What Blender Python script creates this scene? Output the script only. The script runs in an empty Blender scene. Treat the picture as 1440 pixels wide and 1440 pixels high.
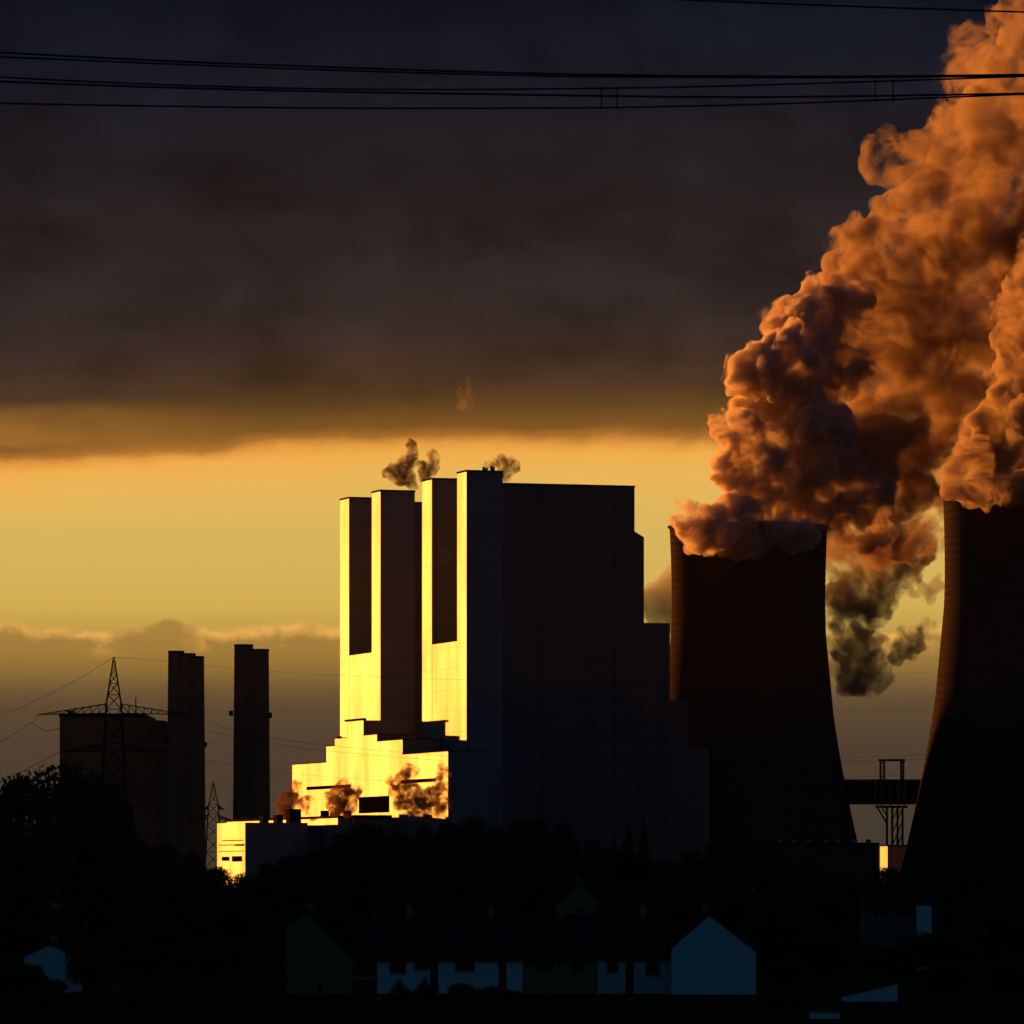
import bpy, bmesh, math, random
import numpy as np
from mathutils import Vector, Matrix

random.seed(11)
RNG = np.random.default_rng(7)
scn = bpy.context.scene
COL = scn.collection
R = math.radians

# ------------------------------------------------------------------ camera numbers
F = 8000.0          # focal length in photo pixels (1440 px wide photo)
CAMZ = 13.0         # eye height above the village ground
HY = 1235.0         # photo row of the horizon
SUN_A = R(57.0)     # sun azimuth, behind the plant, measured from the left
SUN_E = R(2.0)
SUNV = Vector((-math.cos(SUN_A)*math.cos(SUN_E), math.sin(SUN_A)*math.cos(SUN_E), math.sin(SUN_E)))
EXPO = 2.0


def at(px, py, y):
    """world point seen at photo pixel (px, py) at distance y"""
    return Vector(((px-720.0)/F*y, y, CAMZ+(HY-py)/F*y))


def lin(c):
    c = c/255.0
    return c/12.92 if c <= 0.04045 else ((c+0.055)/1.055)**2.4


# ------------------------------------------------------------------ object helpers
def link(o):
    COL.objects.link(o)
    return o


def tag(o, label=None, cat=None, group=None, kind=None):
    if label:
        o['label'] = label
    if cat:
        o['category'] = cat
    if group:
        o['group'] = group
    if kind:
        o['kind'] = kind
    return o


def thing(name, label, cat, loc=(0, 0, 0), rz=0.0, group=None):
    o = bpy.data.objects.new(name, None)
    o.empty_display_size = 1.0
    o.location = loc
    o.rotation_euler = (0, 0, rz)
    link(o)
    return tag(o, label, cat, group)


class MB:
    """collects shapes into one mesh"""
    def __init__(self):
        self.v = []
        self.f = []

    def poly(self, pts, faces):
        n = len(self.v)
        self.v += [tuple(p) for p in pts]
        self.f += [tuple(i+n for i in q) for q in faces]
        return self

    def prism(self, foot, z0, z1):
        """vertical prism over a footprint; z1 may be a list (one top height per corner)"""
        n = len(foot)
        zt = z1 if isinstance(z1, (list, tuple)) else [z1]*n
        pts = [(p[0], p[1], z0) for p in foot] + [(p[0], p[1], zt[i]) for i, p in enumerate(foot)]
        fc = [tuple(range(n))[::-1], tuple(range(n, 2*n))]
        fc += [(i, (i+1) % n, n+(i+1) % n, n+i) for i in range(n)]
        return self.poly(pts, fc)

    def box(self, x0, x1, y0, y1, z0, z1):
        return self.prism([(x0, y0), (x1, y0), (x1, y1), (x0, y1)], z0, z1)

    def bar(self, a, b, r, n=6, r2=None):
        a, b = Vector(a), Vector(b)
        d = (b-a)
        if d.length < 1e-6:
            return self
        d.normalize()
        up = Vector((0, 0, 1)) if abs(d.z) < .9 else Vector((1, 0, 0))
        s = d.cross(up).normalized()
        t = s.cross(d)
        r2 = r if r2 is None else r2
        pts = []
        for c, rr in ((a, r), (b, r2)):
            for k in range(n):
                w = 2*math.pi*k/n
                pts.append(c+s*(math.cos(w)*rr)+t*(math.sin(w)*rr))
        fc = [(k, (k+1) % n, n+(k+1) % n, n+k) for k in range(n)]
        fc += [tuple(range(n))[::-1], tuple(range(n, 2*n))]
        return self.poly(pts, fc)

    def tube(self, pts, r, n=6):
        pts = [Vector(p) for p in pts]
        m = len(pts)
        base = len(self.v)
        for i, p in enumerate(pts):
            d = (pts[min(i+1, m-1)]-pts[max(i-1, 0)]).normalized()
            up = Vector((0, 0, 1)) if abs(d.z) < .9 else Vector((1, 0, 0))
            s = d.cross(up).normalized()
            t = s.cross(d)
            rr = r[i] if isinstance(r, (list, tuple)) else r
            for k in range(n):
                w = 2*math.pi*k/n
                self.v.append(tuple(p+s*(math.cos(w)*rr)+t*(math.sin(w)*rr)))
        for i in range(m-1):
            for k in range(n):
                a = base+i*n+k
                b = base+i*n+(k+1) % n
                self.f.append((a, b, b+n, a+n))
        self.f.append(tuple(base+k for k in range(n))[::-1])
        self.f.append(tuple(base+(m-1)*n+k for k in range(n)))
        return self

    def build(self, name, mat, parent=None, smooth=False, fix=True):
        me = bpy.data.meshes.new(name)
        me.from_pydata(self.v, [], self.f)
        if fix:
            bm = bmesh.new()
            bm.from_mesh(me)
            bmesh.ops.recalc_face_normals(bm, faces=bm.faces)
            bm.to_mesh(me)
            bm.free()
        me.update()
        if mat:
            me.materials.append(mat)
        if smooth:
            me.polygons.foreach_set('use_smooth', [True]*len(me.polygons))
        o = bpy.data.objects.new(name, me)
        link(o)
        if parent:
            o.parent = parent
        return o


# ------------------------------------------------------------------ materials
def new_mat(name):
    m = bpy.data.materials.new(name)
    m.use_nodes = True
    nt = m.node_tree
    nt.nodes.clear()
    out = nt.nodes.new('ShaderNodeOutputMaterial')
    return m, nt, out


def surf(name, c1, c2, rough=.8, scale=.05, detail=4, bump=0.0, stretch=(1, 1, 1), metallic=0.0, spec=.3, panel=None, sheen=None):
    m, nt, out = new_mat(name)
    N, L = nt.nodes, nt.links
    b = N.new('ShaderNodeBsdfPrincipled')
    b.inputs['Roughness'].default_value = rough
    b.inputs['Metallic'].default_value = metallic
    b.inputs['Specular IOR Level'].default_value = spec
    tc = N.new('ShaderNodeTexCoord')
    mp = N.new('ShaderNodeMapping')
    mp.inputs['Scale'].default_value = stretch
    nz = N.new('ShaderNodeTexNoise')
    nz.inputs['Scale'].default_value = scale
    nz.inputs['Detail'].default_value = detail
    nz.inputs['Roughness'].default_value = .6
    cr = N.new('ShaderNodeValToRGB')
    cr.color_ramp.elements[0].position = .3
    cr.color_ramp.elements[1].position = .7
    cr.color_ramp.elements[0].color = (*c1, 1)
    cr.color_ramp.elements[1].color = (*c2, 1)
    L.new(tc.outputs['Object'], mp.inputs['Vector'])
    L.new(mp.outputs['Vector'], nz.inputs['Vector'])
    L.new(nz.outputs['Fac'], cr.inputs['Fac'])
    colour = cr.outputs['Color']
    if panel:
        # cladding sheets: thin darker joints in object space (panel = horizontal, vertical size)
        sx = N.new('ShaderNodeSeparateXYZ')
        L.new(tc.outputs['Object'], sx.inputs[0])
        acc = None
        for ax, size, wdt in (('Z', panel[1], panel[2] if len(panel) > 2 else .35), ('Y', panel[0], .3)):
            md = N.new('ShaderNodeMath'); md.operation = 'MODULO'
            ab = N.new('ShaderNodeMath'); ab.operation = 'ADD'; ab.inputs[1].default_value = 6000
            L.new(sx.outputs[ax], ab.inputs[0])
            L.new(ab.outputs[0], md.inputs[0]); md.inputs[1].default_value = size
            lt = N.new('ShaderNodeMath'); lt.operation = 'LESS_THAN'
            L.new(md.outputs[0], lt.inputs[0]); lt.inputs[1].default_value = wdt
            if acc is None:
                acc = lt
            else:
                mx = N.new('ShaderNodeMath'); mx.operation = 'MAXIMUM'
                L.new(acc.outputs[0], mx.inputs[0]); L.new(lt.outputs[0], mx.inputs[1])
                acc = mx
        mul = N.new('ShaderNodeMath'); mul.operation = 'MULTIPLY'
        L.new(acc.outputs[0], mul.inputs[0]); mul.inputs[1].default_value = .28 if len(panel) > 2 else .45
        mix = N.new('ShaderNodeMix'); mix.data_type = 'RGBA'
        L.new(mul.outputs[0], mix.inputs['Factor'])
        L.new(colour, mix.inputs[6])
        mix.inputs[7].default_value = (c1[0]*.35, c1[1]*.35, c1[2]*.35, 1)
        colour = mix.outputs[2]
    L.new(colour, b.inputs['Base Color'])
    if sheen:
        # weathering streaks make the gloss uneven; joints are dull
        m2 = N.new('ShaderNodeMapping')
        m2.inputs['Scale'].default_value = (.07, .07, .02)
        n3 = N.new('ShaderNodeTexNoise')
        n3.inputs['Scale'].default_value = 1.0
        n3.inputs['Detail'].default_value = 5
        L.new(tc.outputs['Object'], m2.inputs['Vector'])
        L.new(m2.outputs['Vector'], n3.inputs['Vector'])
        r3 = N.new('ShaderNodeMapRange')
        r3.inputs['From Min'].default_value = .3
        r3.inputs['From Max'].default_value = .7
        r3.inputs['To Min'].default_value = sheen[0]
        r3.inputs['To Max'].default_value = sheen[1]
        L.new(n3.outputs['Fac'], r3.inputs['Value'])
        L.new(r3.outputs['Result'], b.inputs['Roughness'])
        if panel:
            sp_ = N.new('ShaderNodeMath'); sp_.operation = 'MULTIPLY_ADD'
            L.new(acc.outputs[0], sp_.inputs[0]); sp_.inputs[1].default_value = -.35*spec; sp_.inputs[2].default_value = spec
            L.new(sp_.outputs[0], b.inputs['Specular IOR Level'])
    if bump:
        bp = N.new('ShaderNodeBump')
        bp.inputs['Strength'].default_value = bump
        n2 = N.new('ShaderNodeTexNoise')
        n2.inputs['Scale'].default_value = scale*6
        n2.inputs['Detail'].default_value = 5
        L.new(mp.outputs['Vector'], n2.inputs['Vector'])
        L.new(n2.outputs['Fac'], bp.inputs['Height'])
        L.new(bp.outputs['Normal'], b.inputs['Normal'])
    L.new(b.outputs[0], out.inputs['Surface'])
    return m


def steam_mat(name, density, colour, aniso=.3, absorb=(0, 0, 0)):
    m, nt, out = new_mat(name)
    v = nt.nodes.new('ShaderNodeVolumePrincipled')
    v.inputs['Color'].default_value = (*colour, 1)
    v.inputs['Density'].default_value = density
    v.inputs['Anisotropy'].default_value = aniso
    v.inputs['Absorption Color'].default_value = (*absorb, 1)
    nt.links.new(v.outputs[0], out.inputs['Volume'])
    return m


def cloudy_mat(name, lo, hi, colour, aniso, scale, p0, p1, detail=5):
    """steam of uneven density"""
    m, nt, out = new_mat(name)
    N, L = nt.nodes, nt.links
    v = N.new('ShaderNodeVolumePrincipled')
    v.inputs['Color'].default_value = (*colour, 1)
    v.inputs['Anisotropy'].default_value = aniso
    tc = N.new('ShaderNodeTexCoord')
    nz = N.new('ShaderNodeTexNoise')
    nz.inputs['Scale'].default_value = scale
    nz.inputs['Detail'].default_value = detail
    nz.inputs['Roughness'].default_value = .70
    nz.inputs['Distortion'].default_value = .6
    L.new(tc.outputs['Object'], nz.inputs['Vector'])
    mr = N.new('ShaderNodeMapRange')
    mr.interpolation_type = 'SMOOTHSTEP'
    mr.inputs['From Min'].default_value = p0
    mr.inputs['From Max'].default_value = p1
    mr.inputs['To Min'].default_value = lo
    mr.inputs['To Max'].default_value = hi
    L.new(nz.outputs['Fac'], mr.inputs['Value'])
    L.new(mr.outputs['Result'], v.inputs['Density'])
    L.new(v.outputs[0], out.inputs['Volume'])
    return m


M = {
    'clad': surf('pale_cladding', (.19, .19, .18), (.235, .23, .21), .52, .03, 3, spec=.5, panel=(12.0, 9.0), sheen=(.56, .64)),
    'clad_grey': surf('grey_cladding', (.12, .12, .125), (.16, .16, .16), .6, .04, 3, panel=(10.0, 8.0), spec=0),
    'clad_dark': surf('dark_cladding', (.022, .02, .02), (.035, .032, .03), .95, .05, 3, spec=0),
    'shade_black': surf('painted_shade', (.003, .003, .003), (.006, .005, .005), 1.0, .05, 3, spec=0),  # near-black that paints shade into openings and onto the low hall
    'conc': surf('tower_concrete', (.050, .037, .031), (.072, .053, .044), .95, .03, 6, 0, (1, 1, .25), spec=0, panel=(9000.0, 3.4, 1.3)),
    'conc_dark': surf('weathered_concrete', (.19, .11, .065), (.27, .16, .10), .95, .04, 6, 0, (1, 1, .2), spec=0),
    'brick': surf('brown_brickwork', (.26, .13, .06), (.36, .19, .09), .9, .05, 5, .1, spec=0),
    'brick_dim': surf('sooty_brickwork', (.07, .05, .035), (.11, .075, .05), .9, .05, 5, spec=0),
    'steel': surf('shade_darkened_steel', (.022, .022, .022), (.035, .034, .032), .95, .8, 3, spec=0),  # base colour darkened to stand in for shade on the steelwork
    'wire': surf('weathered_aluminium_wire', (.02, .02, .02), (.03, .03, .03), .95, 2, 2, spec=0),
    'bark': surf('bark', (.04, .03, .022), (.08, .06, .045), .95, 2, 5, .4, spec=0),
    'leaf': surf('broadleaf_foliage', (.042, .062, .020), (.095, .11, .038), .8, .6, 4, spec=0),
    'leaf2': surf('autumn_foliage', (.07, .06, .02), (.13, .09, .032), .8, .6, 4, spec=0),
    'needle': surf('conifer_needles', (.018, .034, .018), (.04, .06, .03), .8, .8, 4, spec=0),
    'grass': surf('rough_grass', (.03, .035, .012), (.065, .06, .022), .95, .02, 8, spec=0),
    'shade_ridge': surf('added_ridge_cover', (.035, .04, .018), (.06, .06, .03), .95, .01, 8, spec=0),  # cover of the added ridges that block the sun
    'white': surf('white_render', (.62, .63, .64), (.72, .72, .72), .85, .6, 5, .05, spec=0),
    'cream': surf('weathered_ochre_render', (.20, .145, .075), (.26, .19, .10), .9, .5, 5, .05, spec=0),
    'mint': surf('pale_render', (.42, .47, .46), (.5, .54, .52), .85, .5, 5, .05, spec=0),
    'tile': surf('dark_roof_tiles', (.022, .02, .02), (.04, .035, .032), .8, 1.5, 4, .3, spec=0),
    'glass': surf('window_glass', (.012, .014, .016), (.02, .022, .025), .12, 1, 1, spec=.5),
    'frame': surf('window_frame_paint', (.2, .2, .2), (.26, .26, .26), .6, 2, 2),
    'steam': cloudy_mat('steam', .008, .95, (.84, .73, .655), .25, .078, .43, .66, 8),
    'mid': cloudy_mat('drifting_steam', .003, .75, (.66, .53, .405), .2, .052, .45, .68, 8),
    'body': cloudy_mat('open_steam', .0006, .42, (.62, .49, .37), .2, .042, .46, .72, 8),
    'thin': steam_mat('thin_steam', .10, (.62, .55, .5), .2),
    'wisp': cloudy_mat('torn_steam', 0.0, .14, (.63, .495, .385), .2, .055, .47, .66, 7),
    'smoke': cloudy_mat('brown_smoke', 0.0, .85, (.20, .11, .07), .2, .26, .43, .66, 6),
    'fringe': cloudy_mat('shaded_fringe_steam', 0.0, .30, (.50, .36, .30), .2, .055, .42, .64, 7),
    'wisp_faint': cloudy_mat('faint_steam', 0.0, .035, (.8, .68, .6), .3, .16, .46, .68, 6),
    'puff': cloudy_mat('roof_steam', .0, .8, (.24, .15, .11), .1, .22, .38, .68),
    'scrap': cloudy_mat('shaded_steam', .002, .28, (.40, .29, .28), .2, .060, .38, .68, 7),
}

# ------------------------------------------------------------------ camera, sun, world
cam = bpy.data.cameras.new('camera')
cam.sensor_fit = 'HORIZONTAL'
cam.sensor_width = 36.0
cam.lens = 36.0*F/1440.0
cam.shift_y = (HY-720.0)/1440.0
cam.clip_start = 1.0
cam.clip_end = 60000.0
co = bpy.data.objects.new('camera', cam)
co.location = (0, 0, CAMZ)
co.rotation_euler = (R(90), 0, 0)
link(co)
scn.camera = co

sl = bpy.data.lights.new('sun', 'SUN')
sl.energy = 2.2
sl.angle = R(.5)
sl.color = (1.0, .32, .042)
so = bpy.data.objects.new('sun', sl)
so.rotation_euler = (-SUNV).to_track_quat('-Z', 'Y').to_euler()
so.location = (-800, 900, 300)
link(so)

w = bpy.data.worlds.new('World')
scn.world = w
w.use_nodes = True
nt = w.node_tree
nt.nodes.clear()
N, L = nt.nodes, nt.links


def mth(op, a, b=None, c=None, clamp=False):
    n = N.new('ShaderNodeMath')
    n.operation = op
    n.use_clamp = clamp
    for i, x in enumerate((a, b, c)):
        if x is None:
            continue
        if isinstance(x, (int, float)):
            n.inputs[i].default_value = x
        else:
            L.new(x, n.inputs[i])
    return n.outputs[0]


def sstep(x, lo, hi):
    n = N.new('ShaderNodeMapRange')
    n.interpolation_type = 'SMOOTHSTEP'
    L.new(x, n.inputs['Value'])
    n.inputs['From Min'].default_value = lo
    n.inputs['From Max'].default_value = hi
    return n.outputs['Result']


def mixc(f, a, b, mode='MIX'):
    n = N.new('ShaderNodeMix')
    n.data_type = 'RGBA'
    n.blend_type = mode
    for s, x in ((n.inputs['Factor'], f), (n.inputs[6], a), (n.inputs[7], b)):
        if isinstance(x, (int, float)):
            s.default_value = x
        elif isinstance(x, tuple):
            s.default_value = (*x, 1)
        else:
            L.new(x, s)
    return n.outputs[2]


def noise(vec, scale, detail=4, rough=.55):
    n = N.new('ShaderNodeTexNoise')
    n.inputs['Scale'].default_value = scale
    n.inputs['Detail'].default_value = detail
    n.inputs['Roughness'].default_value = rough
    L.new(vec, n.inputs['Vector'])
    return n.outputs['Fac']


def comb(x, y, z=0.0):
    n = N.new('ShaderNodeCombineXYZ')
    for i, q in enumerate((x, y, z)):
        if isinstance(q, (int, float)):
            n.inputs[i].default_value = q
        else:
            L.new(q, n.inputs[i])
    return n.outputs[0]


K = 2.0**EXPO


def sky_rgb(r, g, b):
    return (lin(r)/K, lin(g)/K, lin(b)/K)


tc = N.new('ShaderNodeTexCoord')
sp = N.new('ShaderNodeSeparateXYZ')
L.new(tc.outputs['Generated'], sp.inputs[0])
dx, dy, dz = sp.outputs
hor = mth('SQRT', mth('ADD', mth('MULTIPLY', dx, dx), mth('MULTIPLY', dy, dy)))
EL = mth('MULTIPLY', mth('DIVIDE', dz, mth('MAXIMUM', hor, .001)), F)      # tan(elevation), 0 = horizon
AZ = mth('MULTIPLY', mth('ARCTAN2', dx, dy), F)                            # azimuth about the view axis
# large soft streaks, stretched along the horizon
wv = mth('MULTIPLY', mth('SUBTRACT', noise(comb(mth('MULTIPLY', AZ, .0022), mth('MULTIPLY', EL, .003), 5.0), 1.0, 3), .5), 160.0)
AW, EW = mth('ADD', AZ, mth('MULTIPLY', wv, 1.5)), mth('ADD', EL, mth('MULTIPLY', wv, .6))
vec = comb(mth('MULTIPLY', AW, .0020), mth('MULTIPLY', EW, .0046), 0.0)
nA = mth('SUBTRACT', noise(vec, 1.0, 7, .6), .5)
nD = mth('SUBTRACT', noise(comb(mth('MULTIPLY', AW, .0065), mth('MULTIPLY', EW, .0105), 1.3), 1.0, 6, .6), .5)
nB = mth('SUBTRACT', noise(comb(mth('MULTIPLY', AZ, .0035), mth('MULTIPLY', EL, .014), 3.7), 1.0, 6), .5)
nC = mth('SUBTRACT', noise(comb(mth('MULTIPLY', AZ, .012), mth('MULTIPLY', EL, .022), 8.1), 1.0, 5), .5)
# the deck edge sinks towards the left
tilt = mth('MULTIPLY', mth('DIVIDE', mth('SUBTRACT', -225.0, AZ), 500.0, clamp=True), 35.0)
deckw = sstep(EL, 470, 560)
warp = mth('MULTIPLY', deckw, mth('ADD', tilt, mth('ADD', mth('MULTIPLY', nB, 26.0), mth('MULTIPLY', nD, 34.0))))
E1 = mth('ADD', mth('ADD', EL, warp), mth('MULTIPLY', mth('MULTIPLY', nA, 60.0), sstep(EL, 640, 760)))
ramp = N.new('ShaderNodeValToRGB')
ramp.color_ramp.interpolation = 'LINEAR'
stops = [(-40, 40, 36, 30), (0, 56, 52, 46), (85, 60, 56, 47), (185, 72, 60, 48), (235, 86, 70, 50), (275, 108, 86, 53),
         (305, 135, 106, 55), (335, 178, 140, 68), (352, 196, 158, 76), (385, 211, 173, 83), (435, 212, 177, 90), (515, 221, 182, 92),
         (565, 234, 181, 88), (598, 240, 173, 77), (611, 226, 152, 64), (621, 172, 112, 45), (634, 128, 85, 36), (665, 98, 67, 32),
         (700, 74, 52, 34), (745, 58, 43, 36), (800, 46, 37, 35), (900, 38, 33, 33), (1000, 31, 29, 32), (1100, 23, 25, 34),
         (1180, 14, 21, 33), (1260, 8, 16, 28), (1560, 9, 13, 22)]
el = ramp.color_ramp.elements
while len(el) < len(stops):
    el.new(.5)
for i, (e, r, g, b) in enumerate(stops):
    el[i].position = (e+40)/1600.0
for i, (e, r, g, b) in enumerate(stops):
    el[i].color = (*sky_rgb(r, g, b), 1)
L.new(mth('DIVIDE', mth('ADD', E1, 40.0), 1600.0, clamp=True), ramp.inputs['Fac'])
base = ramp.outputs['Color']
# brighter strip of cloud under the deck at the left
strip = mth('MULTIPLY', mth('MULTIPLY', mth('SUBTRACT', 1.0, sstep(AZ, -620, -300)), sstep(mth('ADD', EL, mth('ADD', mth('MULTIPLY', nB, 50.0), mth('MULTIPLY', nD, 40.0))), 590, 618)),
            mth('SUBTRACT', 1.0, sstep(mth('ADD', EL, mth('ADD', mth('MULTIPLY', nB, 60.0), mth('MULTIPLY', nD, 60.0))), 632, 676)))
strip = mth('MULTIPLY', strip, mth('ADD', .75, mth('MULTIPLY', mth('ADD', nD, nB), 1.6)), clamp=True)
base = mixc(mth('MULTIPLY', strip, .72), base, sky_rgb(168, 112, 46))
# faint mottling of the deck
mot = mth('ADD', 1.0, mth('MULTIPLY', mth('MULTIPLY', mth('ADD', nA, nD), 1.55), sstep(EL, 600, 720)))
base = mixc(1.0, base, comb(mot, mot, mot), 'MULTIPLY')
# low bank of cumulus with sunlit tops
bump = noise(comb(mth('MULTIPLY', AZ, .0085), 2.2, 0.0), 1.0, 4, .6)
top = mth('ADD', 322.0, mth('MULTIPLY', bump, 62.0))
dd = mth('SUBTRACT', top, mth('ADD', EL, mth('MULTIPLY', nC, 30.0)))           # >0 inside the bank
inside = mth('MULTIPLY', sstep(dd, -3, 5), sstep(EL, 250, 330))
base = mixc(mth('MULTIPLY', inside, .75), base, sky_rgb(158, 121, 56))
nE = noise(comb(mth('MULTIPLY', AZ, .016), mth('MULTIPLY', EL, .03), 4.4), 1.0, 6, .62)
brk = sstep(noise(comb(mth('MULTIPLY', AZ, .0075), 7.7, 0.0), 1.0, 3, .6), .36, .54)
rim = mth('MULTIPLY', mth('MULTIPLY', sstep(dd, -5, 5), mth('SUBTRACT', 1.0, sstep(dd, 2, 17))), mth('MULTIPLY', brk, sstep(nE, .24, .52)))
base = mixc(mth('MULTIPLY', rim, .80), base, sky_rgb(250, 186, 92))
puf = mth('MULTIPLY', mth('MULTIPLY', sstep(dd, 2, 12), mth('SUBTRACT', 1.0, sstep(dd, 16, 44))), mth('MULTIPLY', brk, sstep(nE, .46, .64)))
base = mixc(mth('MULTIPLY', puf, .55), base, sky_rgb(226, 166, 80))
sky = N.new('ShaderNodeTexSky')
sky.sky_type = 'NISHITA'
sky.sun_disc = False
sky.sun_elevation = SUN_E
sky.sun_rotation = math.atan2(SUNV.x, SUNV.y)
sky.air_density = 1.2
sky.dust_density = 1.0
sky.ozone_density = 2.0
NISH = .0135
nish = mixc(1.0, sky.outputs[0], (NISH*.16/.1, NISH*.70/.1, NISH*1.45/.1), 'MULTIPLY')
front = mth('MULTIPLY', sstep(dy, .15, .6), mth('SUBTRACT', 1.0, sstep(dz, .2, .5)))
# deck colour behind the eye comes from the clear twilight sky
final = mixc(front, nish, mixc(1.0, base, (10.0, 10.0, 10.0), 'MULTIPLY'))
bg = N.new('ShaderNodeBackground')
bg.inputs['Strength'].default_value = .1
L.new(final, bg.inputs['Color'])
wo = N.new('ShaderNodeOutputWorld')
L.new(bg.outputs[0], wo.inputs['Surface'])

scn.view_settings.view_transform = 'Standard'
scn.view_settings.look = 'None'
scn.view_settings.exposure = EXPO
scn.view_settings.gamma = 1.0
scn.cycles.volume_bounces = 6
scn.cycles.max_bounces = 10
scn.cycles.transparent_max_bounces = 96
scn.cycles.use_denoising = True
scn.cycles.volume_step_rate = .07
scn.cycles.volume_max_steps = 1024
scn.cycles.sample_clamp_indirect = 3.0

# ------------------------------------------------------------------ ground and added ridges that block the sun
def grid_sheet(name, xs, ys, zf, mat):
    v = [(x, y, zf(x, y)) for y in ys for x in xs]
    nx = len(xs)
    f = [(j*nx+i, j*nx+i+1, (j+1)*nx+i+1, (j+1)*nx+i) for j in range(len(ys)-1) for i in range(nx-1)]
    me = bpy.data.meshes.new(name)
    me.from_pydata(v, [], f)
    me.materials.append(mat)
    me.polygons.foreach_set('use_smooth', [True]*len(f))
    o = bpy.data.objects.new(name, me)
    link(o)
    return o


gx = [-12000, -6000, -2500, -1200] + [x*50.0 for x in range(-12, 13)] + [1200, 2500, 6000, 12000]
gy = [-3000, -500, 100] + [200+i*50.0 for i in range(0, 30)] + [1800+i*200.0 for i in range(0, 12)] + [5000, 9000, 14000, 20000]


def ground_z(x, y):
    if y < 150 or y > 2000 or abs(x) > 700:
        return 0.0
    return .25*math.sin(x*.031+y*.017)+.2*math.sin(x*.083-y*.045)-.25


tag(grid_sheet('ground', gx, gy, ground_z, M['grass']), kind='structure')

PV = Vector((math.sin(SUN_A), math.cos(SUN_A), 0))    # across the sun's azimuth
QV = Vector((-math.cos(SUN_A), math.sin(SUN_A), 0))   # towards the sun


def sm(x):
    x = max(0.0, min(1.0, x))
    return x*x*(3-2*x)


def shade_ridge(name, c, along, half_a, half_b, slope_a, slope_b, h):
    """added, unseen, sun-blocking flat-topped heap; along = unit vector of its length"""
    across = Vector((-along.y, along.x, 0))
    na, nb = 46, 22
    v, f = [], []
    for j in range(nb+1):
        for i in range(na+1):
            a = -(half_a+slope_a)+2*(half_a+slope_a)*i/na
            b = -(half_b+slope_b)+2*(half_b+slope_b)*j/nb
            k = sm((half_a+slope_a-abs(a))/slope_a)*sm((half_b+slope_b-abs(b))/slope_b)
            z = h*k*(1+.03*math.sin(a*.02)+.02*math.sin(b*.05+a*.03))-.6
            p = c+along*a+across*b
            v.append((p.x, p.y, z))
    for j in range(nb):
        for i in range(na):
            q = j*(na+1)+i
            f.append((q, q+1, q+na+2, q+na+1))
    me = bpy.data.meshes.new(name)
    me.from_pydata(v, [], f)
    me.materials.append(M['shade_ridge'])
    me.polygons.foreach_set('use_smooth', [True]*len(f))
    o = bpy.data.objects.new(name, me)
    link(o)
    return tag(o, kind='structure')


shade_ridge('sun_blocking_ridge', PV*700+QV*2800, PV, 470, 60, 90, 170, 112)  # added out of view to keep village and trees in shade
shade_ridge('sun_blocking_ridge', PV*1780+QV*5050, PV, 100, 100, 400, 400, 255)  # added out of view to keep the older plant in shade

# ------------------------------------------------------------------ power station, building frame
UX, UY = -.306, .952
C0 = (-19.2, 2400.0)


def P(s, t):
    """s along the sunlit front (away from the eye), t along the shaded side (to the right)"""
    return (C0[0]+UX*s+UY*t, C0[1]+UY*s-UX*t)


def blk(mb, s0, s1, t0, t1, z0, z1):
    foot = [P(s0, t0), P(s0, t1), P(s1, t1), P(s1, t0)]
    if isinstance(z1, tuple):     # (height at t0, height at t1)
        z1 = [z1[0], z1[1], z1[1], z1[0]]
    return mb.prism(foot, z0, z1)


def local(root):
    """children built in world coordinates under a root standing elsewhere"""
    for c in root.children:
        c.matrix_parent_inverse = Matrix.Translation(-Vector(root.location))
    return root


def boiler_house(off, label, right_blocks):
    base = P(off, 0)
    r = thing('boiler_house', label, 'boiler house', (base[0], base[1], 0), group='boiler houses of the power station')
    for a, b in ((0, 13.2), (50, 64.2)):
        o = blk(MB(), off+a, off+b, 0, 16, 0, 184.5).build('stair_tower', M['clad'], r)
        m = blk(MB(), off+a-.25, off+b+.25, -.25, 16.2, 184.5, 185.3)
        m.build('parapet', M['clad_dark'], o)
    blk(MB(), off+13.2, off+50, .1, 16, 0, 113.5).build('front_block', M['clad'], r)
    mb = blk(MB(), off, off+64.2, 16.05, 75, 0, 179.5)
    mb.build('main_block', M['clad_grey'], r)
    blk(MB(), off-.3, off+64.5, 16.3, 75.3, 179.5, 180.2).build('parapet', M['clad_dark'], r)
    for (t0, t1, z1) in right_blocks:
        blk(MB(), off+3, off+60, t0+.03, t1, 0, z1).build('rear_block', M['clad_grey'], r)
    # vent stacks on the roof of the nearer stair tower
    for i, (s, t, h) in enumerate(((3, 8.5, 1.6), (4, 10.2, 1.3), (3, 12.0, 2.2), (5, 13.6, 1.8), (8, 11, 1.5)) if off == 0 else ()):
        p = P(off+s, t)
        MB().bar((p[0], p[1], 185.3), (p[0], p[1], 185.3+h), .55, 10).build('vent_pipe', M['conc_dark'], r)
    return local(r)


boiler_house(0, 'huge boiler house with a wide shaded right side and two tall sunlit stair towers',
             [(75, 80.3, (161.5, 158.5)), (80.3, 92, 122), (92, 100.2, 89), (100.2, 109.8, 69)])
boiler_house(128, 'boiler house behind, its narrow sunlit towers showing at the far left end',
             [(75, 80.3, (161.5, 158.5)), (80.3, 92, 122)])

# stepped hall in front of the sunlit fronts
HD = -17.5


def s_of(px, t):
    """position along the front of the photo column px on the plane t"""
    k = (px-720)/F
    X0, Y0 = C0[0]+UY*t, C0[1]-UX*t
    return (X0-k*Y0)/(-UX+k*UY)


def z_of(px, py, t):
    s_ = s_of(px, t)
    return CAMZ+(HY-py)/F*(C0[1]-UX*t+UY*s_)


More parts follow.
